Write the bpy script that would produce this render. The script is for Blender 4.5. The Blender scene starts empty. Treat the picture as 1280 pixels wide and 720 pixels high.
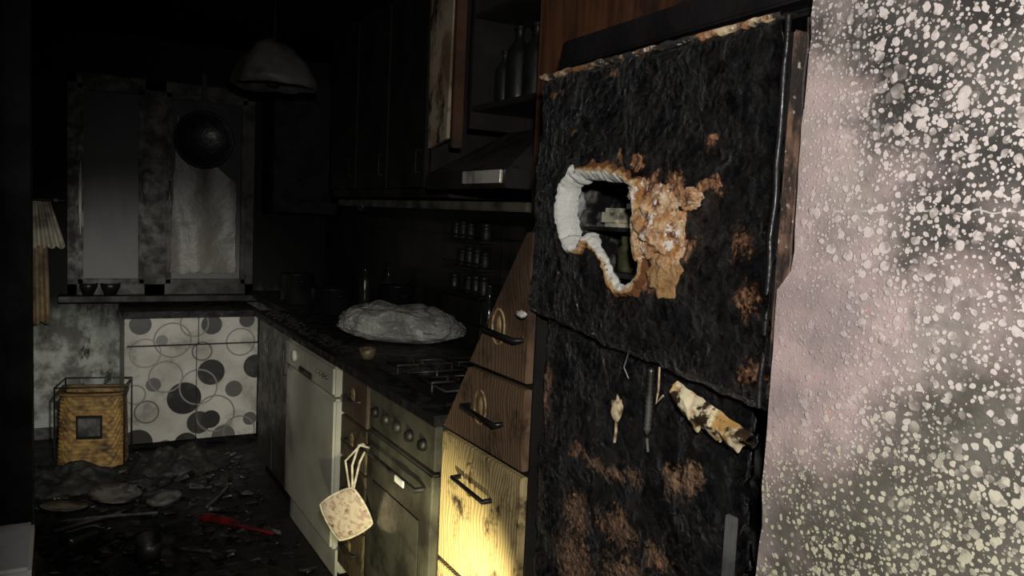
import bpy, bmesh, math, random
from mathutils import Vector, Matrix, noise
random.seed(7)
sc=bpy.context.scene
try:
    sc.view_settings.view_transform='Standard'
except Exception: pass

# ---------------------------------------------------------------- node helpers
class NT:
    def __init__(s,name):
        s.m=bpy.data.materials.new(name); s.m.use_nodes=True
        s.t=s.m.node_tree; s.n=s.t.nodes; s.n.clear()
        s.out=s.n.new('ShaderNodeOutputMaterial'); s.b=s.n.new('ShaderNodeBsdfPrincipled')
        s.t.links.new(s.b.outputs[0],s.out.inputs[0])
        s.tc=s.n.new('ShaderNodeTexCoord'); s.co=s.tc.outputs['Object']
    def L(s,a,b): s.t.links.new(a,b)
    def inp(s,sock,v):
        if isinstance(v,bpy.types.NodeSocket): s.L(v,sock)
        else:
            try: sock.default_value=v
            except Exception: sock.default_value=(v[0],v[1],v[2],1)
    def noise(s,scale,detail=4,rough=.55,vec=None,dist=0):
        n=s.n.new('ShaderNodeTexNoise'); n.inputs['Scale'].default_value=scale
        n.inputs['Detail'].default_value=detail; n.inputs['Roughness'].default_value=rough
        n.inputs['Distortion'].default_value=dist
        s.L(vec or s.co,n.inputs['Vector']); return n.outputs['Fac']
    def noisev(s,scale,amp,vec=None):
        n=s.n.new('ShaderNodeTexNoise'); n.inputs['Scale'].default_value=scale
        s.L(vec or s.co,n.inputs['Vector'])
        a=s.vm('SUBTRACT',n.outputs['Color'],(.5,.5,.5)); a=s.vm('SCALE',a,amp)
        return s.vm('ADD',vec or s.co,a)
    def vm(s,op,a,b=None):
        n=s.n.new('ShaderNodeVectorMath'); n.operation=op
        s.inp(n.inputs[0],a)
        if op=='SCALE': s.inp(n.inputs['Scale'],b)
        elif b is not None: s.inp(n.inputs[1],b)
        return n.outputs['Value'] if op in('DISTANCE','LENGTH') else n.outputs['Vector']
    def m_(s,op,a,b=0.,c=None,clamp=False):
        n=s.n.new('ShaderNodeMath'); n.operation=op; n.use_clamp=clamp
        s.inp(n.inputs[0],a); s.inp(n.inputs[1],b)
        if c is not None: s.inp(n.inputs[2],c)
        return n.outputs[0]
    def ramp(s,f,a,b,lo=0.,hi=1.):
        n=s.n.new('ShaderNodeMapRange'); n.clamp=True; n.interpolation_type='SMOOTHSTEP'
        s.inp(n.inputs[0],f); n.inputs[1].default_value=a; n.inputs[2].default_value=b
        n.inputs[3].default_value=lo; n.inputs[4].default_value=hi
        return n.outputs[0]
    def mix(s,f,a,b):
        n=s.n.new('ShaderNodeMix'); n.data_type='RGBA'
        s.inp(n.inputs[0],f)
        for k,v in((6,a),(7,b)):
            if isinstance(v,bpy.types.NodeSocket): s.L(v,n.inputs[k])
            else: n.inputs[k].default_value=(v[0],v[1],v[2],1)
        return n.outputs[2]
    def vor(s,scale,vec=None,feat='F1',rnd=1.,dim='3D'):
        n=s.n.new('ShaderNodeTexVoronoi'); n.voronoi_dimensions=dim; n.feature=feat; n.inputs['Scale'].default_value=scale
        n.inputs['Randomness'].default_value=rnd
        s.L(vec or s.co,n.inputs['Vector']); return n
    def sep(s,v=None):
        n=s.n.new('ShaderNodeSeparateXYZ'); s.L(v or s.co,n.inputs[0]); return n.outputs
    def comb(s,x,y,z):
        n=s.n.new('ShaderNodeCombineXYZ')
        for i,v in enumerate((x,y,z)): s.inp(n.inputs[i],v)
        return n.outputs[0]
    def bump(s,h,strength=.5,dist=.01):
        n=s.n.new('ShaderNodeBump'); n.inputs['Strength'].default_value=strength
        n.inputs['Distance'].default_value=dist; s.L(h,n.inputs['Height'])
        s.L(n.outputs[0],s.b.inputs['Normal'])
    def blobs(s,pts,wob=.05,wscale=18):
        """max of soft ellipsoids: (x,y,z,radius) or (x,y,z,radius,vertical stretch)"""
        v=s.noisev(wscale,wob); r=None
        for e in pts:
            x,y,z,rad=e[:4]; st=e[4] if len(e)>4 else 1
            d=s.vm('LENGTH',s.vm('MULTIPLY',s.vm('SUBTRACT',v,(x,y,z)),(1,1,1/st)))
            k=s.m_('SUBTRACT',1.,s.m_('DIVIDE',d,rad),clamp=True)
            r=k if r is None else s.m_('MAXIMUM',r,k)
        return r
    def col(s,v): s.inp(s.b.inputs['Base Color'],v if isinstance(v,bpy.types.NodeSocket) else (*v,1))
    def rough(s,v): s.inp(s.b.inputs['Roughness'],v)
    def metal(s,v): s.inp(s.b.inputs['Metallic'],v)

def simple(name,c1,c2=None,scale=8,lo=.4,hi=.65,rough=.6,metal=0,bump=.2,bscale=60,spec=.5):
    """base colour c1 broken up by soot colour c2"""
    t=NT(name)
    if c2 is None: c2=tuple(v*.55 for v in c1)
    f=t.ramp(t.noise(scale,6,.6),lo,hi)
    t.col(t.mix(f,c1,c2)); t.rough(t.ramp(t.noise(scale*2),.3,.7,max(.05,rough-.15),min(1,rough+.15))); t.metal(metal)
    t.b.inputs['Specular IOR Level'].default_value=spec
    if bump: t.bump(t.noise(bscale,4),bump,.004)
    return t.m

M={}
M['soot']=simple('soot_black',(.008,.008,.008),(.003,.003,.003),rough=.85,bump=.5,spec=.12)
M['sootgloss']=simple('charred_gloss',(.010,.009,.009),(.004,.004,.004),rough=.40,bump=.5,spec=.35)
M['charcab']=simple('charred_cabinet',(.018,.016,.013),(.005,.005,.005),scale=5,rough=.55,bump=.3,spec=.3)
M['greymetal']=simple('smoked_steel',(.30,.28,.24),(.04,.035,.03),scale=6,rough=.4,metal=.7)
M['darkmetal']=simple('sooty_steel',(.05,.046,.040),(.010,.009,.008),scale=12,rough=.45,metal=.5)
M['dullwhite']=simple('smoked_white',(.55,.52,.45),(.10,.09,.07),scale=6,lo=.45,hi=.75,rough=.45)
M['black']=simple('black_plastic',(.010,.010,.010),(.004,.004,.004),rough=.4,bump=.1,spec=.3)
M['cavity']=simple('fridge_liner',(.12,.12,.105),(.006,.006,.006),scale=13,lo=.36,hi=.52,rough=.3)
M['red']=simple('red_plastic',(.20,.010,.010),(.03,.005,.005),scale=14,rough=.5)
M['glassdark']=simple('dark_bottle_glass',(.02,.022,.02),(.006,.006,.006),rough=.2,bump=.05)
M['string']=simple('cotton_string',(.65,.60,.46),(.34,.30,.21),scale=30,rough=.9)
M['grey']=simple('ash_grey',(.09,.09,.085),(.02,.02,.02),scale=10,rough=.7)
M['cream']=simple('cream_scrap',(.5,.40,.25),(.14,.085,.035),scale=60,rough=.7)
M['emblem']=simple('emblem_gold',(.34,.25,.12),(.12,.07,.03),scale=40,rough=.4)

# ---------------------------------------------------------------- mesh helpers
def link(o):
    sc.collection.objects.link(o); return o
def meshobj(name,bm,mat,smooth=False,par=None):
    me=bpy.data.meshes.new(name); bmesh.ops.recalc_face_normals(bm,faces=bm.faces); bm.to_mesh(me); bm.free()
    o=link(bpy.data.objects.new(name,me))
    if mat: me.materials.append(mat)
    if smooth:
        for p in me.polygons: p.use_smooth=True
    if par: o.parent=par
    return o
def empty(name):
    e=bpy.data.objects.new(name,None); e.empty_display_size=.1; return link(e)
def box(name,x0,x1,y0,y1,z0,z1,mat,bev=0,par=None,rot=None):
    bm=bmesh.new(); bmesh.ops.create_cube(bm,size=1)
    c=Vector(((x0+x1)/2,(y0+y1)/2,(z0+z1)/2))
    for v in bm.verts: v.co=Vector((v.co.x*(x1-x0),v.co.y*(y1-y0),v.co.z*(z1-z0)))
    if bev: bmesh.ops.bevel(bm,geom=bm.edges[:],offset=bev,segments=2,affect='EDGES')
    if rot is not None: bmesh.ops.transform(bm,matrix=rot,verts=bm.verts)
    for v in bm.verts: v.co+=c
    return meshobj(name,bm,mat,par=par)
def prism(name,poly,x0,x1,mat,par=None,bev=0,axis='x'):
    bm=bmesh.new()
    def P(a,b,d): return {'x':(d,a,b),'y':(a,d,b),'z':(a,b,d)}[axis]
    vs=[bm.verts.new(P(a,b,x0)) for a,b in poly]; ws=[bm.verts.new(P(a,b,x1)) for a,b in poly]
    bm.faces.new(vs); bm.faces.new(ws[::-1]); n=len(poly)
    for i in range(n): bm.faces.new((vs[i],ws[i],ws[(i+1)%n],vs[(i+1)%n]))
    if bev: bmesh.ops.bevel(bm,geom=bm.edges[:],offset=bev,segments=2,affect='EDGES')
    return meshobj(name,bm,mat,par=par)
def lathe(name,prof,c,mat,par=None,seg=32,tilt=None,jit=0):
    bm=bmesh.new(); rings=[]
    for r,z in prof:
        ring=[]
        for i in range(seg):
            a=2*math.pi*i/seg; v=Vector((r*math.cos(a),r*math.sin(a),z))
            if jit: v+=v.normalized()*jit*noise.noise(v*14+Vector(c))
            ring.append(bm.verts.new(v))
        rings.append(ring)
    for a,b in zip(rings,rings[1:]):
        for i in range(seg): bm.faces.new((a[i],a[(i+1)%seg],b[(i+1)%seg],b[i]))
    if prof[0][0]>1e-4: bm.faces.new(rings[0][::-1])
    if prof[-1][0]>1e-4: bm.faces.new(rings[-1])
    bmesh.ops.remove_doubles(bm,verts=bm.verts,dist=1e-5)
    if tilt is not None: bmesh.ops.transform(bm,matrix=tilt,verts=bm.verts)
    for v in bm.verts: v.co+=Vector(c)
    return meshobj(name,bm,mat,True,par)
def tube(name,pts,r,mat,par=None,cyc=False,res=3):
    cu=bpy.data.curves.new(name,'CURVE'); cu.dimensions='3D'; cu.bevel_depth=r; cu.bevel_resolution=res
    sp=cu.splines.new('POLY'); sp.points.add(len(pts)-1)
    for i,p in enumerate(pts): sp.points[i].co=(*p,1)
    sp.use_cyclic_u=cyc; cu.use_fill_caps=True
    cu.materials.append(mat); o=link(bpy.data.objects.new(name,cu))
    if par: o.parent=par
    return o
def inpoly(p,poly):
    x,y=p; r=False; n=len(poly)
    for i in range(n):
        x1,y1=poly[i]; x2,y2=poly[(i+1)%n]
        if (y1>y)!=(y2>y) and x<(x2-x1)*(y-y1)/(y2-y1)+x1: r=not r
    return r
def blob(name,c,s,mat,amp=.25,freq=3,par=None,sub=4,seed=0,pw=1):
    bm=bmesh.new(); bmesh.ops.create_icosphere(bm,subdivisions=sub,radius=1)
    for v in bm.verts:
        n=v.co.normalized(); k=1+amp*noise.fractal(n*freq+Vector((seed,seed*2,0)),1.,2.,5)
        v.co=Vector((n.x*s[0],n.y*s[1],n.z*s[2]))*k+Vector(c)
    return meshobj(name,bm,mat,True,par)
def sp(v,e): return math.copysign(abs(v)**e,v)

# ---------------------------------------------------------------- room shell
t=NT('burnt_floor'); f=t.ramp(t.noise(5,8,.65),.45,.7); c=t.mix(f,(.003,.003,.003),(.018,.016,.013))
c=t.mix(t.ramp(t.noise(28,5),.64,.72),c,(.05,.046,.038)); t.col(c); t.rough(t.ramp(t.noise(9),.35,.65,.3,.85)); t.bump(t.noise(35,8,.7),.9,.02)
box('floor',-1.3,1.75,-1.6,5.7,-.1,0,t.m)
box('ceiling',-1.3,1.75,-1.6,5.7,2.5,2.6,M['soot'])
t=NT('smoked_plaster'); xyz=t.sep()
h=t.ramp(t.m_('ADD',xyz[2],t.m_('MULTIPLY',t.noise(4,6,.7,vec=t.vm('MULTIPLY',t.co,(3,1,.6))),.55)),.72,1.22)
low=t.mix(t.ramp(t.noise(7,6,.65),.38,.60),(.44,.46,.42),(.15,.15,.13))
low=t.mix(t.ramp(t.noise(9,7,.75,vec=t.vm('MULTIPLY',t.co,(1.5,1,.5))),.56,.66),low,(.03,.03,.026))
t.col(t.mix(h,low,(.010,.010,.009))); t.rough(.85); t.b.inputs['Specular IOR Level'].default_value=.15; t.bump(t.noise(40,5),.4,.006)
box('wall_back',-1.3,1.75,5.6,5.7,0,2.5,t.m)
box('wall_left',-1.4,-1.3,-1.6,5.7,0,2.5,M['soot'])
t=NT('sooty_tiles'); br=t.n.new('ShaderNodeTexBrick'); xyz=t.sep(); t.L(t.comb(xyz[1],xyz[2],0.),br.inputs['Vector'])
br.offset=0; br.inputs['Scale'].default_value=1; br.inputs['Brick Width'].default_value=.2; br.inputs['Row Height'].default_value=.2
br.inputs['Mortar Size'].default_value=.004
t.inp(br.inputs['Color1'],(.026,.024,.020,1)); t.inp(br.inputs['Color2'],(.014,.014,.012,1)); t.inp(br.inputs['Mortar'],(.004,.004,.004,1))
t.col(t.mix(t.ramp(t.noise(6,5),.4,.7),br.outputs[0],(.006,.006,.006))); t.rough(.4); t.bump(t.noise(12),.1,.01)
box('wall_right',1.65,1.75,.84,5.6,0,2.5,t.m)
box('wall_front',-1.3,1.75,-1.7,-1.6,0,2.5,M['soot'])
box('door_jamb',-1.3,-.045,1.5,1.62,0,2.5,M['soot'])
box('trim_1',-.075,-.038,1.485,1.635,0,2.5,M['soot'],.004)

# near partition wall with heat blistered paint
t=NT('blistered_paint'); xyz=t.sep(); Y,Z=xyz[1],xyz[2]
P2=t.comb(Y,Z,0.)
big=t.noise(4.2,5,.62,vec=P2)
dz=t.m_('MULTIPLY',t.m_('ABSOLUTE',t.m_('SUBTRACT',Z,1.41)),t.ramp(Y,.55,.82,1.3,.55))
sd=t.m_('ADD',t.m_('MULTIPLY',t.m_('SUBTRACT',.80,Y),.85),dz)
sd=t.m_('ADD',sd,t.m_('MULTIPLY',t.m_('SUBTRACT',big,.5),1.25))
soot=t.ramp(sd,.10,.46)
base=t.mix(t.ramp(t.noise(9,6,.65,vec=P2),.35,.65),(.37,.275,.262),(.235,.188,.180))
base=t.mix(t.ramp(t.noise(3,3,vec=P2),.50,.70),base,(.25,.23,.195))
base=t.mix(t.ramp(t.noise(20,7,.75,vec=P2),.55,.70),base,(.45,.375,.36))
base=t.mix(t.ramp(t.noise(13,5,.7,vec=t.vm('ADD',P2,(9,4,0))),.62,.70),base,(.42,.22,.16))
dark=t.mix(t.ramp(t.noise(11,5,vec=P2),.35,.7),(.022,.020,.018),(.075,.068,.060))
dark=t.mix(t.ramp(Z,1.15,1.6),t.mix(.4,dark,(.13,.12,.09)),dark)
c=t.mix(soot,base,dark)
hsum=None
PW=t.noisev(55,.010,P2)
for sca,seed,klo in((36,0.,.48),(54,3.1,.40),(80,7.7,.36),(125,11.3,.36)):
    v=t.vor(sca,t.vm('ADD',PW,(seed,seed,0)),dim='2D',rnd=.95)
    rsep=t.n.new('ShaderNodeSeparateColor'); t.L(v.outputs['Color'],rsep.inputs[0])
    rad=t.m_('MULTIPLY',t.m_('ADD',t.m_('MULTIPLY',rsep.outputs[0],.30),.03),t.ramp(sd,-.1,.5,.65,1.1))
    s_=t.ramp(t.m_('SUBTRACT',rad,v.outputs['Distance']),-.035,.035)
    keep=t.ramp(t.noise(5,3,vec=t.vm('ADD',P2,(seed,2.,0))),klo,klo+.12)
    s_=t.m_('MULTIPLY',s_,keep)
    hsum=s_ if hsum is None else t.m_('MAXIMUM',hsum,s_)
spotcol=t.mix(t.ramp(Z,1.05,1.4),(.44,.42,.29),(.42,.37,.345))
spotcol=t.mix(t.ramp(t.noise(60,4,vec=P2),.48,.68),spotcol,(.22,.19,.165))
c=t.mix(t.m_('MULTIPLY',hsum,t.ramp(sd,-.15,.22,.28,.95)),c,spotcol)
cr=t.m_('ABSOLUTE',t.m_('SUBTRACT',t.m_('ADD',Z,t.m_('MULTIPLY',t.m_('SUBTRACT',t.noise(26,4,vec=P2),.5),.022)),1.53))
c=t.mix(t.m_('MULTIPLY',t.ramp(cr,.0004,.0016,1,0),t.ramp(t.noise(20,3,vec=P2),.4,.6,.1,.6)),c,(.5,.46,.42))
t.col(c); t.rough(.7); t.b.inputs['Specular IOR Level'].default_value=.3
t.bump(t.m_('ADD',t.m_('MULTIPLY',hsum,.6),t.m_('MULTIPLY',t.noise(70,6,vec=P2),.5)),.5,.006)
paint=t.m
poly=[(-1.6,0)]
z=0
poly.append((.83,0))
while z<2.5:
    z+=.03; b=.834 if z<1.42 else .812
    poly.append((b+.006*noise.noise(Vector((z*9,1,0)))+.005*noise.noise(Vector((z*50,1,0))),min(z,2.5)))
poly.append((-1.6,2.5))
prism('wall_partition',poly,.93,1.75,paint)

# ---------------------------------------------------------------- fridge
fr=empty('burnt_refrigerator')
def charmat(name,rust,thr,halo=None,tint=((.10,.032,.009),(.34,.15,.05))):
    t=NT(name)
    n1=t.noise(22,8,.7); c=t.mix(t.ramp(n1,.45,.7),(.0025,.0025,.0028),(.012,.011,.010))
    c=t.mix(t.ramp(t.noise(110,8,.8),.61,.74),c,(.085,.072,.060))
    c=t.mix(t.m_('MULTIPLY',t.ramp(t.noise(7,5,.6,vec=t.vm('MULTIPLY',t.co,(1,1,.45))),.50,.72),t.ramp(t.noise(80,6,.75),.50,.66)),c,(.070,.030,.013))
    b=t.blobs(rust,.06,22)
    f=t.m_('ADD',b,t.m_('MULTIPLY',t.m_('SUBTRACT',t.noise(80,9,.82),.5),2.6))
    f=t.m_('MULTIPLY',t.ramp(f,thr[0],thr[1]),t.ramp(b,0,.2))
    rc=t.mix(t.ramp(t.noise(90,5,.7),.40,.62),tint[0],tint[1])
    if halo:
        hb=t.blobs(halo,.05,28); hf=t.m_('ADD',hb,t.m_('MULTIPLY',t.m_('SUBTRACT',t.noise(70,8,.8),.5),1.6))
        hf=t.m_('MULTIPLY',t.ramp(hf,.28,.45),t.ramp(hb,0,.1)); f=t.m_('MAXIMUM',f,hf)
        rc=t.mix(hf,rc,t.mix(t.ramp(t.noise(60,5,.7),.38,.60),(.15,.045,.010),(.46,.22,.08)))
    t.col(t.mix(f,c,rc))
    t.rough(t.m_('MAXIMUM',t.ramp(t.noise(30,5),.35,.65,.13,.36),t.m_('MULTIPLY',f,.85)))
    t.b.inputs['Specular IOR Level'].default_value=.75
    v=t.vor(75,t.noisev(40,.02))
    hh=t.m_('ADD',t.m_('MULTIPLY',t.noise(34,7,.68),1.7),t.m_('MULTIPLY',v.outputs['Distance'],.8))
    t.bump(hh,1.,.030); return t.m
mdoor=charmat('charred_freezer_door',[(.95,1.00,1.56,.04),(.95,1.02,1.64,.034),(.95,.93,1.47,.05,1.6),(.95,.91,1.38,.05,1.6),(.95,1.42,1.68,.028),(.95,1.08,1.60,.02),
  (.95,1.13,1.38,.05),(.95,1.59,1.42,.04,1.5),(.95,.89,1.27,.06),(.95,1.5,1.77,.05,.4),(.95,1.3,1.79,.04,.4)],(.54,.95),
  [(.95,1.10,1.565,.045),(.95,1.15,1.575,.04),(.95,1.20,1.61,.030),(.95,1.26,1.625,.028),(.95,1.03,1.565,.040,.5),(.95,.99,1.575,.018),(.95,1.27,1.375,.034),(.95,1.17,1.40,.05),(.95,1.18,1.46,.04),(.95,1.06,1.46,.035),(.95,1.35,1.62,.014),(.95,1.02,1.64,.014)])
mlow=charmat('charred_lower_door',[(.98,1.40,1.0,.06,.5),(.98,1.34,.99,.07,.45),(.98,1.27,.99,.07,.5),(.98,1.21,1.0,.05,.6),(.98,1.09,1.03,.05,1.2),(.98,1.04,1.05,.05),(.98,1.25,.88,.11,.6),(.98,1.40,.86,.10,.8),(.98,1.12,.87,.07,.6),(.98,1.2,.78,.14,.7),(.98,1.4,.75,.12),(.98,1.54,1.1,.04,3)],(.34,.72),None,((.12,.052,.020),(.36,.20,.095)))

HOLE=[(1.440,1.55),(1.425,1.575),(1.37,1.590),(1.29,1.585),(1.225,1.578),(1.20,1.555),(1.200,1.50),(1.190,1.46),(1.178,1.43),(1.190,1.395),(1.222,1.370),(1.255,1.382),(1.295,1.425),(1.330,1.455),(1.352,1.470),(1.370,1.460),(1.388,1.440),(1.42,1.465),(1.442,1.51)]
def grid_panel(name,corner,x,nu,nv,mat,amp,hole=None,bulge=0,thick=.055,edgej=.006):
    bl,brc,tr,tl=[Vector(c) for c in corner]
    bm=bmesh.new(); V={}
    for i in range(nu+1):
        for j in range(nv+1):
            u,w=i/nu,j/nv
            p=(bl*(1-u)+brc*u)*(1-w)+(tl*(1-u)+tr*u)*w
            e=min(u,1-u,w,1-w)
            if e<.001:
                p=p+Vector((noise.noise(Vector((p.x*25,p.y*25,3))),noise.noise(Vector((p.x*25,p.y*25,9)))))*edgej
            q=Vector((0,p.x,p.y))
            d=amp*(noise.fractal(q*12,1,2,6)*.7+noise.fractal(q*3.,1,2,3)+.30*noise.noise(q*50)+.15*noise.noise(q*95)) - bulge*math.sin(math.pi*u)*math.sin(math.pi*w)
            d+= .006*(1-min(1,e/.02))
            V[i,j]=bm.verts.new((x+d,p.x,p.y))
    for i in range(nu):
        for j in range(nv):
            c=(V[i,j].co+V[i+1,j+1].co)/2
            if hole and inpoly((c.y,c.z),hole): continue
            bm.faces.new((V[i,j],V[i+1,j],V[i+1,j+1],V[i,j+1]))
    bmesh.ops.delete(bm,geom=[v for v in bm.verts if not v.link_faces],context='VERTS')
    me=bpy.data.meshes.new(name); bm.normal_update()
    if sum(f.normal.x for f in bm.faces)>0: bmesh.ops.reverse_faces(bm,faces=bm.faces)
    bm.to_mesh(me); bm.free(); me.materials.append(mat)
    for p in me.polygons: p.use_smooth=True
    o=link(bpy.data.objects.new(name,me)); o.parent=fr
    s=o.modifiers.new('s','SOLIDIFY'); s.thickness=thick; s.offset=-1
    return o
grid_panel('freezer_door',[(1.60,1.285),(.865,1.215),(.885,1.82),(1.565,1.81)],.95,230,200,mdoor,.009,HOLE,.006,.014)
grid_panel('lower_door',[(1.565,.04),(.93,.04),(.93,1.27),(1.565,1.28)],.985,140,240,mlow,.010,None,.0,.04)
box('door_back_near',.966,1.02,.875,1.10,1.235,1.80,M['soot'],.01,fr)
box('door_back_far',.966,1.0,1.47,1.56,1.31,1.80,M['soot'],.008,fr)
box('door_back_top',.966,1.0,1.10,1.47,1.66,1.80,M['soot'],.008,fr)
box('body_top',1.03,1.62,.87,1.57,1.84,1.90,M['sootgloss'],.006,fr)
box('body_side_near',1.03,1.62,.87,.90,0.02,1.84,M['soot'],0,fr)
box('body_side_far',1.005,1.62,1.54,1.57,0.02,1.84,M['cavity'],0,fr)
box('body_back',1.40,1.62,.90,1.54,.02,1.84,M['cavity'],0,fr)
box('body_divider',1.05,1.40,.90,1.54,1.24,1.30,M['cavity'],0,fr)
box('body_base',1.03,1.40,.90,1.54,.0,.08,M['soot'],0,fr)
box('freezer_shelf',1.06,1.40,.90,1.54,1.478,1.486,M['darkmetal'],0,fr)
gb=simple('grimy_box',(.34,.32,.23),(.06,.055,.035),scale=25,rough=.3)
box('freezer_carton',1.09,1.15,1.45,1.52,1.487,1.530,gb,.01,fr)
box('freezer_carton_b',1.17,1.24,1.47,1.535,1.487,1.555,gb,.012,fr)
blob('frost_patch',(1.035,1.537,1.535),(.028,.012,.034),simple('frost_grey',(.34,.34,.33),(.06,.06,.055),scale=30,rough=.4),.4,2,fr,3)
lathe('freezer_jar',[(0,0),(.032,0),(.034,.008),(.034,.05),(.025,.06),(.027,.062),(.027,.078),(0,.08)],(1.10,1.40,1.39),simple('green_jar',(.09,.095,.045),(.02,.02,.012),rough=.15),fr)
box('freezer_shelf_low',1.06,1.40,.90,1.54,1.378,1.388,M['darkmetal'],0,fr)
prism('top_rim',[(1.57,1.838),(.87,1.85),(.87,1.905),(1.55,1.895)],.985,1.03,M['sootgloss'],fr,.004)
t=NT('peeled_rim'); c=t.mix(t.ramp(t.noise(30,5,.7),.4,.6),(.46,.36,.22),(.22,.09,.03)); c=t.mix(t.ramp(t.noise(9,5,.7),.44,.54),c,(.014,.012,.010)); c=t.mix(t.ramp(t.noise(45,4),.60,.68),c,(.60,.56,.46)); t.col(c); t.rough(.8); t.bump(t.noise(90,5),.6,.005); peel=t.m
bm=bmesh.new(); prev=None
for i in range(161):
    u=i/160; y=1.57-u*.69; z=1.812+.008*u
    w=.001+.010*abs(noise.noise(Vector((u*14,0,0))))+.006*abs(noise.noise(Vector((u*50,3,0))))
    jz=.004*noise.noise(Vector((u*30,5,0)))
    row=[bm.verts.new((.985,y,z+.007+jz)),bm.verts.new((.948,y,z+.007+jz)),bm.verts.new((.940,y,z+.003+jz)),bm.verts.new((.943,y,z-w+jz)),bm.verts.new((.955,y,z-w-.001))]
    if prev:
        for a in range(4): bm.faces.new((prev[a],row[a],row[a+1],prev[a+1]))
    prev=row
meshobj('peeled_top_rim',bm,peel,True,fr)
t=NT('rusty_edge'); c=t.mix(t.ramp(t.noise(25,6,.7,vec=t.vm('MULTIPLY',t.co,(1,1,.35))),.42,.62),(.02,.014,.011),(.15,.085,.055)); c=t.mix(t.ramp(t.noise(60,4),.62,.7),c,(.36,.30,.25)); c=t.mix(t.ramp(t.noise(14,5,.7),.50,.62),c,(.012,.010,.010)); t.col(c); t.rough(.7); t.bump(t.noise(60,5),.6,.006); redge=t.m
box('door_edge_face',.966,1.02,.868,.876,1.235,1.80,redge,.003,fr)
for k,(xx,yy,r,mm) in enumerate([(.955,.876,.005,M['sootgloss']),(.988,.866,.003,redge),(1.008,.866,.006,M['black'])]):
    tube('door_seal_%d'%(k+1),[(xx+.003*noise.noise(Vector((k,z*.25,0))),yy+.005*noise.noise(Vector((k,z*.2,4))),1.22+z*.60/40) for z in range(41)],r,mm,fr)
box('hinge_side_strip',1.0,1.03,.852,.872,.05,1.88,M['black'],.003,fr)
def resample(poly,n):
    P=[Vector(p) for p in poly]; P.append(P[0]); Ls=[0]
    for a,b in zip(P,P[1:]): Ls.append(Ls[-1]+(b-a).length)
    out=[]
    for i in range(n):
        d=Ls[-1]*i/n; k=0
        while Ls[k+1]<d: k+=1
        f=(d-Ls[k])/(Ls[k+1]-Ls[k]); out.append(P[k].lerp(P[k+1],f))
    return out
t=NT('exposed_insulation'); at=t.n.new('ShaderNodeAttribute'); at.attribute_name='edge'
e=t.m_('ADD',at.outputs['Fac'],t.m_('MULTIPLY',t.m_('SUBTRACT',t.noise(45,7,.75),.5),1.2))
c=t.mix(t.ramp(e,.42,.58),(.80,.79,.72),(.55,.33,.12)); c=t.mix(t.ramp(e,.74,.95),c,(.16,.055,.012)); t.col(c); t.rough(.85); t.bump(t.noise(70,7,.75),1.,.014); ins=t.m
N=320; pts=resample(HOLE,N); pts=[(pts[i-2]+pts[i-1]+pts[i]+pts[(i+1)%N]+pts[(i+2)%N])/5 for i in range(N)]
area=sum(a[0]*b[1]-b[0]*a[1] for a,b in zip(HOLE,HOLE[1:]+HOLE[:1]))
bm=bmesh.new(); rows=[]; lay=bm.verts.layers.float.new('edge')
for i,p in enumerate(pts):
    tg=(pts[(i+5)%N]-pts[i-5]).normalized(); nr=Vector((tg.y,-tg.x))
    if area<0: nr=-nr
    w=.016+.014*noise.noise(Vector((p.x*22,p.y*22,0)))+.010*noise.noise(Vector((p.x*90,p.y*90,0)))
    if p.x>1.40: w+=.010
    if p.y>1.56: w+=.008
    if p.x<1.215: w+=.006
    w=max(w,.006)
    low=max(0,min(1,(1.475-p.y)/.03))*max(0,min(1,(1.40-p.x)/.03))
    X0,X1=.974-.022*low,.962-.012*low
    row=[]
    for k,(off,tt,xx) in enumerate([(-.004,0,X0),(-.007,0,X1),(-.005,0,.945),(0,.25,.930+.008*low),(0,.5,.924+.012*low),(0,.75,.932+.008*low),(0,1.,.944),(0,1.1,.965)]):
        q=p+nr*(w*tt+off+.004*noise.noise(Vector((p.x*70,p.y*70,2)))); jj=noise.noise(Vector((q.x*60,q.y*60,k)))+.6*noise.noise(Vector((q.x*140,q.y*140,k)))
        v=bm.verts.new((xx+.006*jj,q.x+.003*jj,q.y+.003*noise.noise(Vector((q.x*50,q.y*50,7)))))
        kk=.55 if p.x>1.39 else (1.3 if p.y>1.565 else .95)
        v[lay]=[0,0,.05,.2,.45,.7,.95,1.1][k]*kk+.30*low*(k>1); row.append(v)
    rows.append(row)
for i in range(N):
    a,b=rows[i],rows[(i+1)%N]
    for k in range(7): bm.faces.new((a[k],b[k],b[k+1],a[k+1]))
meshobj('insulation_ring',bm,ins,True,fr)
t=NT('burnt_foam'); xyz=t.sep(); n=t.noise(38,7,.75)
c=t.mix(t.ramp(n,.40,.60),(.66,.46,.27),(.40,.17,.045)); c=t.mix(t.ramp(t.noise(26,6,.7,vec=t.vm('ADD',t.co,(3,0,0))),.53,.62),c,(.12,.035,.01))
c=t.mix(t.ramp(t.noise(50,5,.7,vec=t.vm('ADD',t.co,(0,5,0))),.55,.62),c,(.82,.76,.68))
c=t.mix(t.ramp(t.m_('ADD',xyz[2],t.m_('MULTIPLY',n,.03)),1.430,1.455,1,0),c,t.mix(t.ramp(n,.4,.65),(.50,.30,.12),(.26,.13,.04)))
t.col(c); t.rough(.9); t.bump(t.noise(75,8,.75),1,.012); foam=t.m
blob('foam_lump',(.955,1.125,1.500),(.045,.062,.068),foam,.28,2.4,fr,6,3)
blob('foam_lump_low',(.960,1.110,1.420),(.028,.055,.056),foam,.28,2.,fr,6,9)
blob('foam_crumb',(.940,1.175,1.475),(.018,.020,.050),foam,.35,2.2,fr,5,21)
blob('foam_crumb_b',(.945,1.185,1.555),(.016,.030,.022),foam,.4,2.2,fr,5,31)
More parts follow.
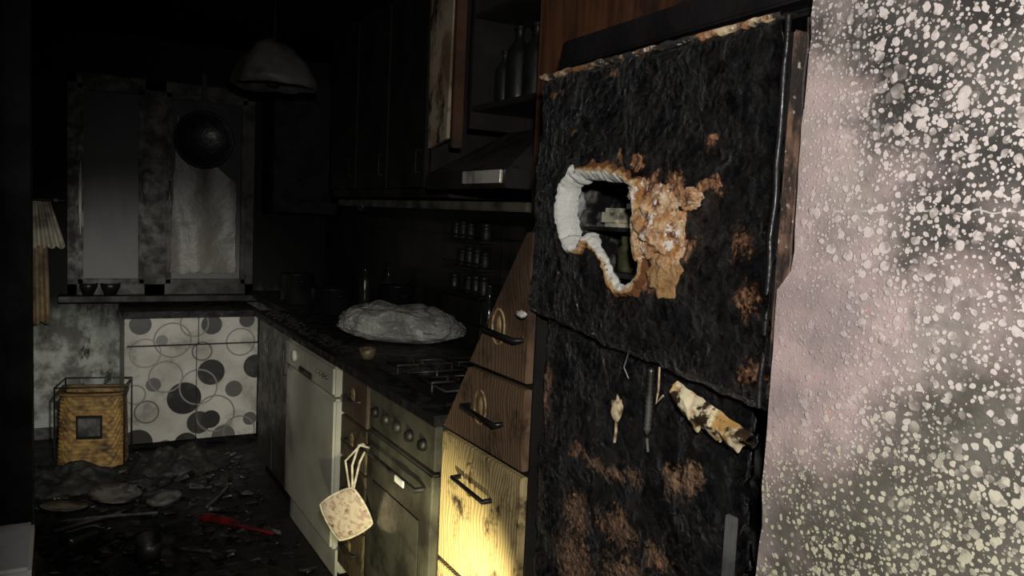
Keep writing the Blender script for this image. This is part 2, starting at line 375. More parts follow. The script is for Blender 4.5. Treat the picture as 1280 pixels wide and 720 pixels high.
blob('foam_crumb_c',(.948,1.055,1.545),(.014,.028,.018),foam,.4,2.2,fr,5,41)
prof=[(0,-.0)]
for i in range(14): prof+=[(.0075,-.006-i*.0085),(.0055,-.010-i*.0085)]
prof.append((0,-.135)); lathe('threaded_bolt',prof,(.955,1.14,1.235),M['greymetal'],fr,16)
tube('bolt_tip',[(.955,1.14,1.10),(.957,1.137,1.075)],.003,M['greymetal'],fr)
blob('melted_drip',(.965,1.25,1.130),(.008,.015,.024),M['cream'],.5,2,fr,3)
tube('drip_thread',[(.967,1.252,1.11),(.967,1.25,1.085),(.968,1.254,1.06)],.003,M['cream'],fr)
tube('wire',[(.955,1.21,1.25),(.95,1.215,1.22),(.955,1.205,1.20)],.0018,M['greymetal'],fr)
tube('wire_b',[(.953,1.115,1.24),(.948,1.108,1.20),(.955,1.12,1.17),(.953,1.10,1.19)],.002,M['cream'],fr)
bm=bmesh.new(); g={}
for i in range(61):
    for j in range(17):
        u,w=i/60,j/16
        hgt=(.010+.046*math.sin(math.pi*min(1,u*.75+.20)))*(1+.45*noise.noise(Vector((u*6,0,5)))+.25*noise.noise(Vector((u*17,0,5))))
        y=1.075-.185*u-.01*w; z=1.222-.050*u-hgt*w+.003*noise.noise(Vector((u*9,w*4,1)))
        x=.962-.03*math.sin(w*math.pi)*(.7+.3*noise.noise(Vector((u*4,0,2))))+.004*noise.noise(Vector((u*10,w*5,0)))
        g[i,j]=bm.verts.new((x,y,z))
for i in range(60):
    for j in range(16): bm.faces.new((g[i,j],g[i+1,j],g[i+1,j+1],g[i,j+1]))
t=NT('peeled_liner'); xx=t.noise(14,5,.65); c=t.mix(t.ramp(xx,.47,.56),(.60,.52,.34),(.36,.21,.07)); c=t.mix(t.ramp(t.noise(20,5,.65,vec=t.vm('ADD',t.co,(5,0,0))),.48,.56),c,(.030,.018,.01)); t.col(c); t.rough(.35); t.bump(t.noise(40,4),.3,.005)
meshobj('peeled_flap',bm,t.m,True,fr)
blob('scrap_left',(.94,1.60,1.275),(.006,.022,.008),M['dullwhite'],.5,2,fr,3)
box('door_side_strip',.972,.982,.925,.948,.10,1.02,M['grey'],.002,fr)

# ---------------------------------------------------------------- slanted drawer unit
def woodmat(name,c1,c2,ddark):
    t=NT(name)
    w=t.n.new('ShaderNodeTexWave'); w.inputs['Scale'].default_value=9; w.inputs['Distortion'].default_value=7; w.inputs['Detail'].default_value=3
    w.bands_direction='Y'; t.L(t.vm('MULTIPLY',t.noisev(4,.12),(1,2.4,.45)),w.inputs['Vector'])
    c=t.mix(w.outputs['Fac'],c1,c2)
    z=t.sep()[2]
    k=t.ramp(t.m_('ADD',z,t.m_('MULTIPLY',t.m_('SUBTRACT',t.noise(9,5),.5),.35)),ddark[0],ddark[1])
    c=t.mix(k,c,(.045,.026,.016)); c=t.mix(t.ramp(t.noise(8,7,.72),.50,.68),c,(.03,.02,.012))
    t.col(c); t.rough(.5); t.bump(w.outputs['Fac'],.3,.003); return t.m
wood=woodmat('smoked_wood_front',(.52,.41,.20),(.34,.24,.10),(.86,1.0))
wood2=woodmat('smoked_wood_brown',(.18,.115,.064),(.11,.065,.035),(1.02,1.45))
du=empty('slanted_drawer_unit')
slY=lambda z: 2.06 if z<.9 else 2.06-(z-.9)*.74
def dr(name,z0,z1,mat):
    g=.005
    poly=[(1.605,z0+g),(slY(max(z0,.9) if z1>.9 else z0)-g,z0+g),(slY(z1)-g,z1-g),(1.605,z1-g)]
    return prism(name,poly,.965,.985,mat,du,.002)
prism('carcass',[(1.60,0),(2.06,0),(2.06,.9),(1.62,1.50),(1.60,1.50)],.986,1.60,M['charcab'],du)
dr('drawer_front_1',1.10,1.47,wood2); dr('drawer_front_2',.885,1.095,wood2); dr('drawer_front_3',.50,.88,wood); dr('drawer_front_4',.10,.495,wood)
def barhandle(par,nm,y0,y1,z0,z1,x,mat,r=.006):
    tube(nm,[(x+.03,y0,z0),(x,y0,z0),(x,y1,z1),(x+.03,y1,z1)],r,mat,par)
for i,(yc,zc) in enumerate([(1.72,1.21),(1.80,.985),(1.84,.775)]):
    barhandle(du,'handle_%d'%(i+1),yc+.09,yc-.09,zc+.004,zc-.004,.94,M['black'],.007)
    tube('emblem_%d'%(i+1),[(.964,yc+.03+.032*math.cos(a*math.pi/12),zc+.012+.045*math.sin(a*math.pi/12)) for a in range(24)],.003,M['emblem'],du,True)
    blob('emblem_leaf_%d'%(i+1),(.966,yc+.03,zc+.012),(.004,.012,.030),M['emblem'],.1,2,du,3)

# ---------------------------------------------------------------- oven, drawers, dishwasher, base cabinets
ov=empty('built_in_oven')
t=NT('smoked_oven_steel'); c=t.mix(t.ramp(t.noise(5,6),.35,.65),(.11,.105,.078),(.030,.028,.022)); t.col(c); t.metal(.4); t.rough(t.ramp(t.noise(12),.3,.7,.25,.45)); t.bump(t.noise(30),.1,.003); ovm=t.m
box('oven_body',.99,1.55,2.10,2.68,.1,.883,M['charcab'],0,ov)
box('control_panel',.965,.99,2.105,2.675,.735,.875,ovm,.004,ov)
box('oven_door',.960,.99,2.105,2.675,.16,.725,ovm,.006,ov)
box('oven_window',.957,.961,2.19,2.60,.25,.56,simple('oven_glass',(.05,.048,.038),(.02,.02,.016),rough=.15),.002,ov)
barhandle(ov,'door_handle',2.63,2.15,.672,.672,.925,M['darkmetal'],.008)
box('handle_glint',.912,.918,2.215,2.285,.658,.680,simple('glint_white',(.8,.8,.74),(.6,.6,.55)),.002,ov)  # pale plate stands in for the light reflected on the handle
for i in range(5):
    y=2.18+i*.105
    lathe('knob_%d'%(i+1),[(0,0),(.019,0),(.019,.008),(.015,.02),(0,.021)],(.965,y,.80),M['darkmetal'],ov,20,Matrix.Rotation(-math.pi/2,4,'Y'))
bc=empty('base_drawer_cabinet')
box('carcass',.985,1.55,2.70,3.0,.1,.88,M['charcab'],0,bc)
for i,(a,b) in enumerate([(.71,.875),(.54,.70),(.32,.53),(.10,.31)]):
    box('drawer_front_%d'%(i+1),.965,.985,2.705,2.995,a,b,woodmat('smoked_drawer_%d'%i,(.13,.10,.055),(.06,.045,.025),(.5,.95)),.003,bc)
    barhandle(bc,'handle_%d'%(i+1),2.92,2.78,(a+b)/2,(a+b)/2,.945,M['darkmetal'],.005)
    blob('emblem_%d'%(i+1),(.966,2.86,(a+b)/2+.01),(.004,.022,.03),M['emblem'],.1,2,bc,3)
box('oven_plinth',1.02,1.5,2.10,2.68,0,.1,M['soot'],0,ov)
box('plinth',1.02,1.5,2.70,3.0,0,.1,M['soot'],0,bc)
dw=empty('dishwasher')
t=NT('dishwasher_enamel'); xyz=t.sep()
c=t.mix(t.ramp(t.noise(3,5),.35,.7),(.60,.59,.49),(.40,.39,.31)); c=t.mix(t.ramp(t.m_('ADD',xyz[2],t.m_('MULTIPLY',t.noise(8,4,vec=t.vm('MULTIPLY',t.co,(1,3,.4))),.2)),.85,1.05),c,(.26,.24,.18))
c=t.mix(t.ramp(t.m_('ADD',xyz[1],t.m_('MULTIPLY',t.noise(6,4),.3)),3.80,4.05),c,(.12,.11,.08))  # darker far edge is shadow painted into the enamel colour
t.col(c); t.rough(.35); t.bump(t.noise(20),.05,.003); enam=t.m
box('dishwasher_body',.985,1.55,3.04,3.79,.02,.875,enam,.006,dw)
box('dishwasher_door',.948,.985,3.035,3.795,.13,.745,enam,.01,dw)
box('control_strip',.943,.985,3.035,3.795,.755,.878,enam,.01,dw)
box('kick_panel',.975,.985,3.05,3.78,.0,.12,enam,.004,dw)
box('door_grip',.936,.95,3.34,3.54,.765,.79,M['darkmetal'],.004,dw)
lathe('dial',[(0,0),(.028,0),(.026,.014),(0,.016)],(.943,3.62,.82),M['dullwhite'],dw,24,Matrix.Rotation(-math.pi/2,4,'Y'))
for i in range(4): lathe('button_%d'%(i+1),[(0,0),(.009,0),(.008,.006),(0,.007)],(.943,3.12+i*.045,.82),M['greymetal'],dw,14,Matrix.Rotation(-math.pi/2,4,'Y'))
b2=empty('base_cabinet')
box('carcass',.99,1.55,3.81,4.50,.1,.88,M['charcab'],0,b2)
box('plinth',1.02,1.5,3.81,4.50,0,.1,M['soot'],0,b2)
mdk=simple('smoked_cabinet_door',(.055,.050,.038),(.016,.014,.011),rough=.4)
for i,(a,b) in enumerate([(3.815,4.15),(4.16,4.495)]):
    box('door_%d'%(i+1),.968,.99,a,b,.11,.875,mdk,.004,b2)
    tube('door_handle_%d'%(i+1),[(.97,a+.05,.80),(.95,a+.05,.80),(.95,a+.05,.68),(.97,a+.05,.68)],.004,M['darkmetal'],b2)
t=NT('charred_worktop'); c=t.mix(t.ramp(t.noise(14,7,.7),.5,.7),(.005,.005,.005),(.028,.025,.020)); t.col(c); t.rough(t.ramp(t.noise(20),.35,.65,.35,.8)); t.b.inputs['Specular IOR Level'].default_value=.35; t.bump(t.noise(50,7,.7),.8,.008); ctm=t.m
prism('countertop',[(.945,2.075),(1.645,2.075),(1.645,5.59),(1.12,5.59),(1.12,4.53),(.945,4.53)],.885,.915,ctm,axis='z')
hb=empty('gas_hob')
box('hob_plate',1.02,1.52,2.16,2.78,.916,.926,M['sootgloss'],.004,hb)
for i,(x,y,r) in enumerate([(1.15,2.32,.045),(1.15,2.62,.055),(1.39,2.32,.055),(1.39,2.62,.04)]):
    lathe('burner_%d'%(i+1),[(0,0),(r,0),(r,.012),(r*.7,.014),(r*.7,.022),(0,.024)],(x,y,.926),M['darkmetal'],hb,24)
    for a in range(4):
        an=a*math.pi/2; dx,dy=math.cos(an),math.sin(an)
        tube('grate_%d_%d'%(i+1,a+1),[(x+dx*.025,y+dy*.025,.956),(x+dx*.105,y+dy*.105,.956),(x+dx*.105,y+dy*.105,.926)],.005,M['darkmetal'],hb)
    tube('grate_frame_%d'%(i+1),[(x-.105,y-.105,.95),(x+.105,y-.105,.95),(x+.105,y+.105,.95),(x-.105,y+.105,.95)],.004,M['darkmetal'],hb,True)

# pot holder hanging on the oven handle, turned out into the room
ph=empty('pot_holder')
t=NT('quilted_cloth'); v=t.vor(34,t.noisev(24,.02)); c=t.mix(t.ramp(v.outputs['Distance'],.22,.36),(.17,.095,.06),(.45,.38,.28)); c=t.mix(t.ramp(t.noise(60,3),.5,.6),c,(.32,.23,.17)); t.col(c); t.rough(.9)
v2=t.vor(55); t.bump(v2.outputs['Distance'],.5,.006)
n=28; R_=Matrix.Rotation(math.radians(52),3,'Z')@Matrix.Rotation(math.radians(-32),3,'X')
PC=Vector((.872,2.62,.440)); HS=.077
def padp(u,w,h):
    k=1-.12*(u*u*w*w); return PC+R_@Vector((h,u*HS*k,w*HS*1.05*k))
bm=bmesh.new(); g={}
for s in(-1,1):
    for i in range(n+1):
        for j in range(n+1):
            u,w=2*i/n-1,2*j/n-1
            hgt=.012*max(0,(1-abs(u)**3)*(1-abs(w)**3))**.5+.002*noise.noise(Vector((u*5,w*5,0)))*(1 if max(abs(u),abs(w))<.99 else 0)
            g[s,i,j]=bm.verts.new(padp(u,w,s*hgt))
    for i in range(n):
        for j in range(n): bm.faces.new((g[s,i,j],g[s,i+1,j],g[s,i+1,j+1],g[s,i,j+1]))
bmesh.ops.remove_doubles(bm,verts=bm.verts,dist=.0005)
meshobj('quilted_pad',bm,t.m,True,ph)
edge=[]
for (u0,w0,u1,w1) in((-1,-1,1,-1),(1,-1,1,1),(1,1,-1,1),(-1,1,-1,-1)):
    for q in range(10): edge.append(tuple(padp(u0+(u1-u0)*q/10,w0+(w1-w0)*q/10,0)))
tube('binding',edge,.004,M['string'],ph,True)
cn=max((padp(1,1,0),padp(-1,1,0),padp(1,-1,0),padp(-1,-1,0)),key=lambda v:v.z)
tube('hanging_loop',[tuple(cn),(.890,2.625,.61),(.912,2.625,.68),(.925,2.62,.685),(.938,2.615,.672),(.915,2.62,.62),tuple(cn+Vector((.004,0,-.005)))],.0042,M['string'],ph)
tube('hanging_loop_b',[tuple(cn+Vector((-.008,.01,0))),(.875,2.655,.62),(.91,2.60,.688),(.935,2.58,.68)],.004,M['string'],ph)

# bag on the worktop
t=NT('smoked_plastic_bag'); nn_=t.noise(6,5,.6,dist=1.0); c=t.mix(t.ramp(nn_,.4,.65),(.33,.33,.30),(.17,.165,.145)); t.col(c); t.rough(.28)
t.b.inputs['Specular IOR Level'].default_value=.8
t.bump(t.noise(9,6,.6,dist=2.5),.9,.035)
bm=bmesh.new(); bmesh.ops.create_icosphere(bm,subdivisions=6,radius=1)
Rz=Matrix.Rotation(math.atan2(-.495,.869),3,'Z')
for v in bm.verts:
    n_=v.co.normalized(); x=sp(n_.x,.75)*.285; y=sp(n_.y,.8)*.15; z=sp(n_.z,.65)*(.092 if n_.z>0 else .070)
    z*=1-.55*max(0,n_.x)**2; z*=1-.35*max(0,-n_.x)**4; y*=1-.2*n_.x
    d=1+.06*noise.fractal(n_*2.0,1,2,3)+.03*noise.noise(n_*6)
    if n_.z>0: z+=.022*noise.noise(n_*2.6+Vector((4,0,0)))+.008*noise.noise(n_*7)
    z=max(z*d-.018*n_.x,-.068)
    p=Rz@Vector((x*d,y*d,0)); v.co=Vector((1.355+p.x,3.36+p.y,.986+z))
meshobj('plastic_bag',bm,t.m,True)
def pot(name,c,r,h,mat):
    e=empty(name)
    lathe('vessel',[(0,0),(r*.9,0),(r,.01),(r,h),(r*1.04,h+.004),(r*.97,h+.004),(r*.95,.012),(0,.012)],c,mat,e,32)
    for s in(-1,1): tube('handle_%d'%(1 if s<0 else 2),[(c[0]-.02,c[1]+s*r,c[2]+h*.75),(c[0]-.015,c[1]+s*(r+.03),c[2]+h*.8),(c[0]+.015,c[1]+s*(r+.03),c[2]+h*.8),(c[0]+.02,c[1]+s*r,c[2]+h*.75)],.005,mat,e)
pot('cooking_pot',(1.33,4.33,.916),.12,.14,M['sootgloss'])
pot('cooking_pot',(1.25,4.80,.916),.10,.18,M['sootgloss'])
pot('cooking_pot',(1.52,3.86,.916),.09,.20,M['sootgloss'])
def bottle(name,c,r,h,mat,par=None,tilt=None):
    return lathe(name,[(0,0),(r,0),(r*1.02,h*.1),(r,h*.6),(r*.85,h*.7),(r*.35,h*.82),(r*.33,h*.96),(r*.42,h*.97),(r*.42,h),(0,h)],c,mat,par,24,tilt)
for c_ in[(1.57,4.12,.916),(1.57,4.5,.916),(1.55,2.90,.916),(1.60,2.82,.916)]: bottle('glass_bottle',c_,.035,.26+random.random()*.06,M['glassdark'])
lathe('ceramic_cup',[(0,0),(.022,0),(.032,.022),(.034,.042),(.031,.042),(.028,.02),(0,.008)],(1.06,2.98,.916),simple('smoked_cup',(.12,.09,.05),(.03,.022,.015),scale=30,rough=.5),None,24)
def shard(bm,c,s,flat=.3):
    n=random.randint(4,6); a0=random.random()*6.3; top=[];bot=[]
    q=Matrix.Rotation(random.uniform(-.35,.35),3,'X')@Matrix.Rotation(random.uniform(-.35,.35),3,'Y')
    for i in range(n):
        a=a0+i*2*math.pi/n; r=s*random.uniform(.5,1.1); p=Vector((r*math.cos(a),r*math.sin(a)*random.uniform(.4,1),0))
        h=s*flat*random.uniform(.3,1)
        bot.append(bm.verts.new(q@p+Vector(c))); top.append(bm.verts.new(q@(p*.85+Vector((0,0,h)))+Vector(c)))
    bm.faces.new(bot[::-1]); bm.faces.new(top)
    for i in range(n): bm.faces.new((bot[i],bot[(i+1)%n],top[(i+1)%n],top[i]))
charbits=simple('worktop_char',(.016,.015,.013),(.005,.005,.005),scale=25,rough=.85,spec=.2)
bm=bmesh.new()
for i in range(190): shard(bm,(random.uniform(.97,1.06),random.uniform(3.1,4.45),.920),random.uniform(.008,.018),.6)
meshobj('charred_crumbs',bm,charbits)

# ---------------------------------------------------------------- wall cabinets, shelf, hood
uc=empty('wall_cabinet')
box('bottom_board',1.30,1.645,2.80,4.3,1.56,1.60,M['charcab'],.003,uc)
box('top_board',1.30,1.645,2.80,4.3,2.40,2.43,M['charcab'],.003,uc)
box('side_far',1.30,1.645,4.27,4.3,1.60,2.40,M['charcab'],0,uc)
box('side_near',1.30,1.645,2.98,3.0,1.60,2.40,M['charcab'],0,uc)
box('back_board',1.62,1.645,2.80,4.3,1.60,2.40,M['soot'],0,uc)
for i,(a,b) in enumerate([(3.0,3.42),(3.43,3.85),(3.86,4.28)]):
    box('door_%d'%(i+1),1.28,1.30,a,b,1.60,2.40,simple('charred_door_%d'%i,(.016,.015,.012),(.005,.005,.005),rough=.5,spec=.3),.003,uc)
    tube('door_pull_%d'%(i+1),[(1.28,a+.05,1.75),(1.262,a+.05,1.75),(1.262,a+.05,1.66),(1.28,a+.05,1.66)],.004,M['charcab'],uc)
t=NT('scorched_panel'); n_=t.noise(7,6,.65,vec=t.vm('MULTIPLY',t.co,(1,1,.5))); c=t.mix(t.ramp(n_,.42,.62),(.34,.28,.20),(.15,.10,.06)); c=t.mix(t.ramp(t.noise(9,7,.7,vec=t.vm('MULTIPLY',t.co,(1,1,.4))),.54,.62),c,(.02,.016,.012)); t.col(c); t.rough(.6); t.bump(n_,.3,.006)
prism('scorched_panel',[(2.76,1.78),(2.93,1.75),(2.95,2.40),(2.74,2.40)],1.262,1.278,t.m,uc)
box('panel_edge',1.25,1.29,2.68,2.705,1.74,2.40,simple('burnt_orange_edge',(.07,.028,.012),(.02,.010,.006)),.003,uc)
oc=empty('open_shelf_cabinet')
box('side_board',1.30,1.645,2.64,2.66,1.81,2.40,M['charcab'],0,oc)
box('side_board_b',1.30,1.645,2.14,2.16,1.81,2.40,M['charcab'],0,oc)
box('shelf',1.30,1.645,2.16,2.64,1.87,1.89,M['charcab'],.002,oc)
box('shelf_upper',1.30,1.645,2.16,2.64,2.2,2.215,M['charcab'],.002,oc)
for i,(y,r,h) in enumerate([(2.24,.05,.24),(2.36,.045,.26),(2.48,.045,.27),(2.58,.035,.2)]): bottle('jar_%d'%(i+1),(1.40,y,1.89),r,h,simple('smoked_jar_%d'%i,(.010,.010,.009),(.005,.005,.005),rough=.5,spec=.3),oc)
hd=empty('range_hood')
box('hood_band',1.17,1.64,2.12,2.72,1.585,1.645,M['charcab'],.004,hd)
box('hood_front_strip',1.160,1.170,2.14,2.40,1.60,1.640,simple('hood_strip',(.55,.53,.45),(.16,.15,.12),rough=.35,metal=.3),.002,hd)
bm=bmesh.new(); A=[bm.verts.new(p) for p in((1.18,2.13,1.645),(1.18,2.71,1.645),(1.64,2.71,1.645),(1.64,2.13,1.645))]; B=[bm.verts.new(p) for p in((1.42,2.30,1.80),(1.42,2.56,1.80),(1.64,2.56,1.80),(1.64,2.30,1.80))]
bm.faces.new(A); bm.faces.new(B)
for i in range(4): bm.faces.new((A[i],A[(i+1)%4],B[(i+1)%4],B[i]))
meshobj('hood_canopy',bm,simple('hood_metal',(.05,.046,.04),(.012,.011,.010),rough=.4,metal=.3),par=hd)
box('wall_shelf',1.24,1.645,2.11,4.0,1.515,1.545,simple('shelf_edge',(.10,.09,.065),(.02,.019,.015),rough=.45),.003)
t=NT('scorched_orange_wood'); w_=t.noise(6,6,.6,vec=t.vm('MULTIPLY',t.co,(1,4,.4))); c=t.mix(t.ramp(w_,.35,.65),(.105,.041,.016),(.045,.017,.008)); c=t.mix(t.ramp(t.noise(5,5),.48,.66),c,(.012,.008,.006)); t.col(c); t.rough(.6); t.bump(w_,.2,.005); orange=t.m
ofc=empty('overhead_wood_cabinet')
box('tall_panel',1.25,1.60,1.63,2.10,1.505,2.45,orange,.003,ofc)
box('fridge_top_cabinet',1.25,1.60,.84,1.625,1.93,2.45,orange,.003,ofc)
sr=empty('spice_rack')
for i,z in enumerate((1.14,1.26,1.38)):
    box('rack_shelf_%d'%(i+1),1.56,1.645,3.02,3.40,z,z+.008,M['charcab'],.001,sr)
    tube('rack_rail_%d'%(i+1),[(1.565,3.02,z+.03),(1.565,3.40,z+.03)],.003,M['darkmetal'],sr)
    for k in range(5):
        if (i,k) in((0,3),(2,1),(1,4)): continue
        s_=random.uniform(.85,1.1)
        lathe('jar_%d_%d'%(i+1,k+1),[(0,0),(.025,0),(.027,.01),(.027,.055*s_),(.02,.065*s_),(.024,.067*s_),(.024,.085*s_),(0,.086*s_)],(1.605,3.06+k*.074,z+.008),simple('spice_jar_%d%d'%(i,k),(.012,.011,.010),(.005,.005,.005),rough=.5,spec=.35),sr,18)
so=empty('wall_socket'); box('socket_plate',1.636,1.648,4.78,4.86,1.49,1.56,simple('socket_white',(.85,.85,.8),(.7,.7,.65)),.003,so); lathe('socket_hole',[(0,0),(.02,0),(.018,.004),(0,.004)],(1.636,4.82,1.525),M['grey'],so,18,Matrix.Rotation(-math.pi/2,4,'Y'))

# ---------------------------------------------------------------- back cabinets with circle pattern
bk=empty('circle_pattern_cabinet')
t=NT('circle_pattern_laminate'); xyz=t.sep(); q=t.comb(xyz[0],0.,xyz[2])
c=t.mix(t.ramp(t.noise(4,5),.35,.7),(.50,.48,.42),(.34,.32,.27))
def C(px,py,r): return (.35+(px-158)*.00455, .83-(py-391)*.00495, r*.0047)
fills=[(C(228,498,21),.01),(C(262,467,17),.02),(C(247,530,15),.03),(C(174,405,13),.05),(C(262,407,13),.05),(C(321,462,16),.02),(C(292,490,11),.10),(C(171,550,18),.03),(C(231,556,15),.02),(C(279,550,15),.10),(C(190,479,9),.12),(C(308,402,10),.06),(C(262,527,12),.02),(C(314,530,9),.10),(C(200,425,7),.2),(C(205,556,8),.15)]
rings=[(C(246,485,23),.22),(C(213,425,22),.20),(C(268,520,24),.18),(C(182,512,14),.10),(C(180,440,18),.25),(C(300,430,18),.20),(C(205,470,20),.22),(C(300,545,20),.2),(C(240,405,17),.2),(C(250,440,12),.1),(C(168,490,12),.2)]
for (cx,cz,r),g_ in fills:
    d=t.vm('DISTANCE',q,(cx,0,cz)); c=t.mix(t.ramp(d,r-.002,r+.002,1,0),c,(g_,g_*.95,g_*.85))
for (cx,cz,r),g_ in rings:
    d=t.m_('ABSOLUTE',t.m_('SUBTRACT',t.vm('DISTANCE',q,(cx,0,cz)),r)); c=t.mix(t.ramp(d,.003,.006,1,0),c,(g_,g_*.95,g_*.85))
c=t.mix(t.m_('MULTIPLY',t.ramp(t.noise(7,6,.65),.48,.7),.6),c,(.10,.095,.08))
t.col(c); t.rough(.4); lam=t.m
box('carcass',.355,1.10,5.17,5.57,.04,.80,M['charcab'],0,bk)
box('side_panel',.338,.352,5.15,5.57,.0,.80,lam,.002,bk)
for i,(a,b,z0,z1) in enumerate([(.352,.745,.635,.80),(.750,1.10,.635,.80),(.352,.735,.04,.625),(.740,1.10,.04,.625)]):
    box(('drawer_front_' if i<2 else 'door_')+str(i%2+1),a,b,5.15,5.17,z0,z1,lam,.003,bk)
box('worktop',.33,1.11,5.12,5.58,.80,.84,ctm,.004,bk)
box('plinth',.36,1.10,5.2,5.5,0,.04,M['soot'],0,bk)
box('baseboard_back',-1.3,.33,5.58,5.6,0,.07,M['grey'],.002)

# ---------------------------------------------------------------- window
wn=empty('window_1')
fm=simple('smoked_window_frame',(.055,.052,.045),(.016,.015,.013),rough=.5,spec=.3)
x0,x1,z0,z1=.05,1.14,.90,2.24
for nm,a in(('frame_bottom',(x0,x1,z0,z0+.07)),('frame_top',(x0,x1,z1-.07,z1)),('frame_left',(x0,x0+.055,z0,z1)),('frame_right',(x1-.055,x1,z0,z1)),('mullion',(.47,.60,z0,z1))):
    box(nm,a[0],a[1],5.53,5.60,a[2],a[3],fm,.006,wn)
box('window_sill',.0,1.2,5.42,5.60,.865,.90,M['charcab'],.004,wn)
for i,(a,b) in enumerate(((.105,.47),(.60,1.085))):
    for nm,r in(('sash_l',(a,a+.03,z0+.07,z1-.07)),('sash_r',(b-.03,b,z0+.07,z1-.07)),('sash_b',(a,b,z0+.07,z0+.10)),('sash_t',(a,b,z1-.10,z1-.07))):
        box('%s_%d'%(nm,i+1),r[0],r[1],5.515,5.56,r[2],r[3],fm,.004,wn)
    tube('sash_handle_%d'%(i+1),[(a+.35 if i==0 else a+.015,5.515,1.62),(a+.35 if i==0 else a+.015,5.485,1.62),(a+.35 if i==0 else a+.015,5.485,1.50)],.007,M['greymetal'],wn)
t=NT('sooty_glass_painted_haze'); xyz=t.sep(); n_=t.noise(5,5,.6,vec=t.vm('MULTIPLY',t.co,(2,1,.7)))
k=t.ramp(t.m_('ADD',xyz[2],t.m_('MULTIPLY',n_,.5)),1.15,1.95,1,0); t.col(t.mix(k,(.006,.006,.006),(.125,.128,.125))); t.rough(.45); t.b.inputs['Specular IOR Level'].default_value=.3; t.bump(t.noise(3,2),.15,.02)  # grey lower part is reflection haze painted into the sooty pane
box('pane_1',.13,.445,5.545,5.552,.99,2.15,t.m,0,wn)
box('pane_2',.625,1.06,5.545,5.552,.99,2.15,t.m,0,wn)
blob('curtain_sliver',(.118,5.508,1.50),(.009,.004,.20),M['dullwhite'],.5,3,wn,4,3)  # pale sliver of curtain along the left pane edge
t=NT('scorched_curtain'); xyz=t.sep(); n_=t.noise(4,6,.65,vec=t.vm('MULTIPLY',t.co,(3,1,.8)))
k=t.ramp(t.m_('ADD',xyz[2],t.m_('MULTIPLY',n_,.6)),1.45,2.2,0,1); t.col(t.mix(k,(.165,.155,.13),(.085,.08,.066))); t.rough(.45); t.bump(t.noise(7,4),.4,.03); curt=t.m
bm=bmesh.new(); g={}
for i in range(41):
    for j in range(31):
        u,w=i/40,j/30; zt=2.05-.42*u**.6; zb=1.04
        xl=.66+.36*u; z=zb+(zt-zb)*w
        g[i,j]=bm.verts.new((xl-.04*(1-w)*(1-u)+.015*noise.noise(Vector((u*2,w*6,3))),5.505+.006*math.sin(u*9+w*3)+.006*noise.noise(Vector((u*4,w*4,0))),z+.02*noise.noise(Vector((u*8,0,0)))))
for i in range(40):
    for j in range(30): bm.faces.new((g[i,j],g[i+1,j],g[i+1,j+1],g[i,j+1]))
meshobj('curtain_remnant',bm,curt,True)
pn=empty('hanging_frying_pan')
rt=Matrix.Rotation(math.pi/2,4,'X')
lathe('pan_disc',[(0,0),(.15,0),(.175,.03),(.18,.035),(.17,.036),(.145,.008),(0,.008)],(.80,5.42,1.89),M['sootgloss'],pn,48,rt)
box('pan_handle',.785,.815,5.395,5.410,2.06,2.30,M['black'],.005,pn)
tube('hook',[(.80,5.40,2.29),(.80,5.40,2.36),(.80,5.53,2.38),(.80,5.60,2.38)],.005,M['black'],pn)
lc=empty('pleated_curtain')
t=NT('curtain_cloth'); c=t.mix(t.ramp(t.noise(12,4,.6),.4,.7),(.48,.44,.36),(.16,.135,.10)); t.col(c); t.rough(.9); cc=t.m
def pleat(nm,xa,xb,zt,zb,wt,mat,n=9,amp=.02):
    bm=bmesh.new(); g={}
    for i in range(121):
        for j in range(13):
            u,w=i/120,j/12; xc=(xa+xb)/2; half=(xb-xa)/2*(wt+(1-wt)*w)
            g[i,j]=bm.verts.new((xc+(2*u-1)*half,5.47+amp*(.4+.6*w)*math.sin(u*n*6.28),zt+(zb-zt)*w-.02*abs(math.sin(u*n*3.14))*w))
    for i in range(120):
        for j in range(12): bm.faces.new((g[i,j],g[i+1,j],g[i+1,j+1],g[i,j+1]))
    meshobj(nm,bm,mat,True,lc)
pleat('valance',-.30,.04,1.46,1.20,.55,cc,7)
pleat('drape',-.30,-.04,1.20,.75,.9,simple('drape_tan',(.26,.19,.10),(.09,.065,.04),rough=.9),5)
tube('curtain_rod',[(-.9,5.47,1.47),(.04,5.47,1.47)],.008,M['charcab'],lc)
box('rod_bracket',-.02,0.,5.46,5.60,1.46,1.48,M['charcab'],0,lc)
pl_=empty('pendant_lamp')
t=NT('smoked_lampshade'); c=t.mix(t.ramp(t.noise(6,5,.6),.4,.65),(.10,.095,.085),(.04,.038,.034)); t.col(c); t.rough(.6)
lathe('shade',[(0,.16),(.05,.158),(.10,.13),(.16,.06),(.20,-.02),(.205,-.06),(.195,-.06),(.15,.05),(.05,.14),(0,.142)],(.93,4.1,2.14),t.m,pl_,40,None,.03)
lathe('bulb',[(0,-.04),(.03,-.03),(.035,0),(.02,.05),(.018,.14),(0,.14)],(.93,4.1,2.12),M['charcab'],pl_,20)
tube('cord',[(.93,4.1,2.29),(.93,4.1,2.5)],.006,M['black'],pl_)
for (x,y,z,r) in((.16,5.50,.90,.05),(.28,5.50,.90,.055)):
    lathe('charred_bowl',[(0,0),(r*.6,0),(r,.05),(r*1.05,.075),(r*.95,.075),(r*.85,.05),(0,.012)],(x,y,z+.001),M['sootgloss'],None,28,None,.01)
uw=empty('corner_wall_cabinet')
box('carcass',1.20,1.64,5.30,5.59,1.45,2.3,M['soot'],.003,uw)
box('door',1.21,1.63,5.28,5.30,1.46,2.29,simple('corner_door',(.012,.011,.010),(.004,.004,.004),rough=.6,spec=.2),.003,uw)

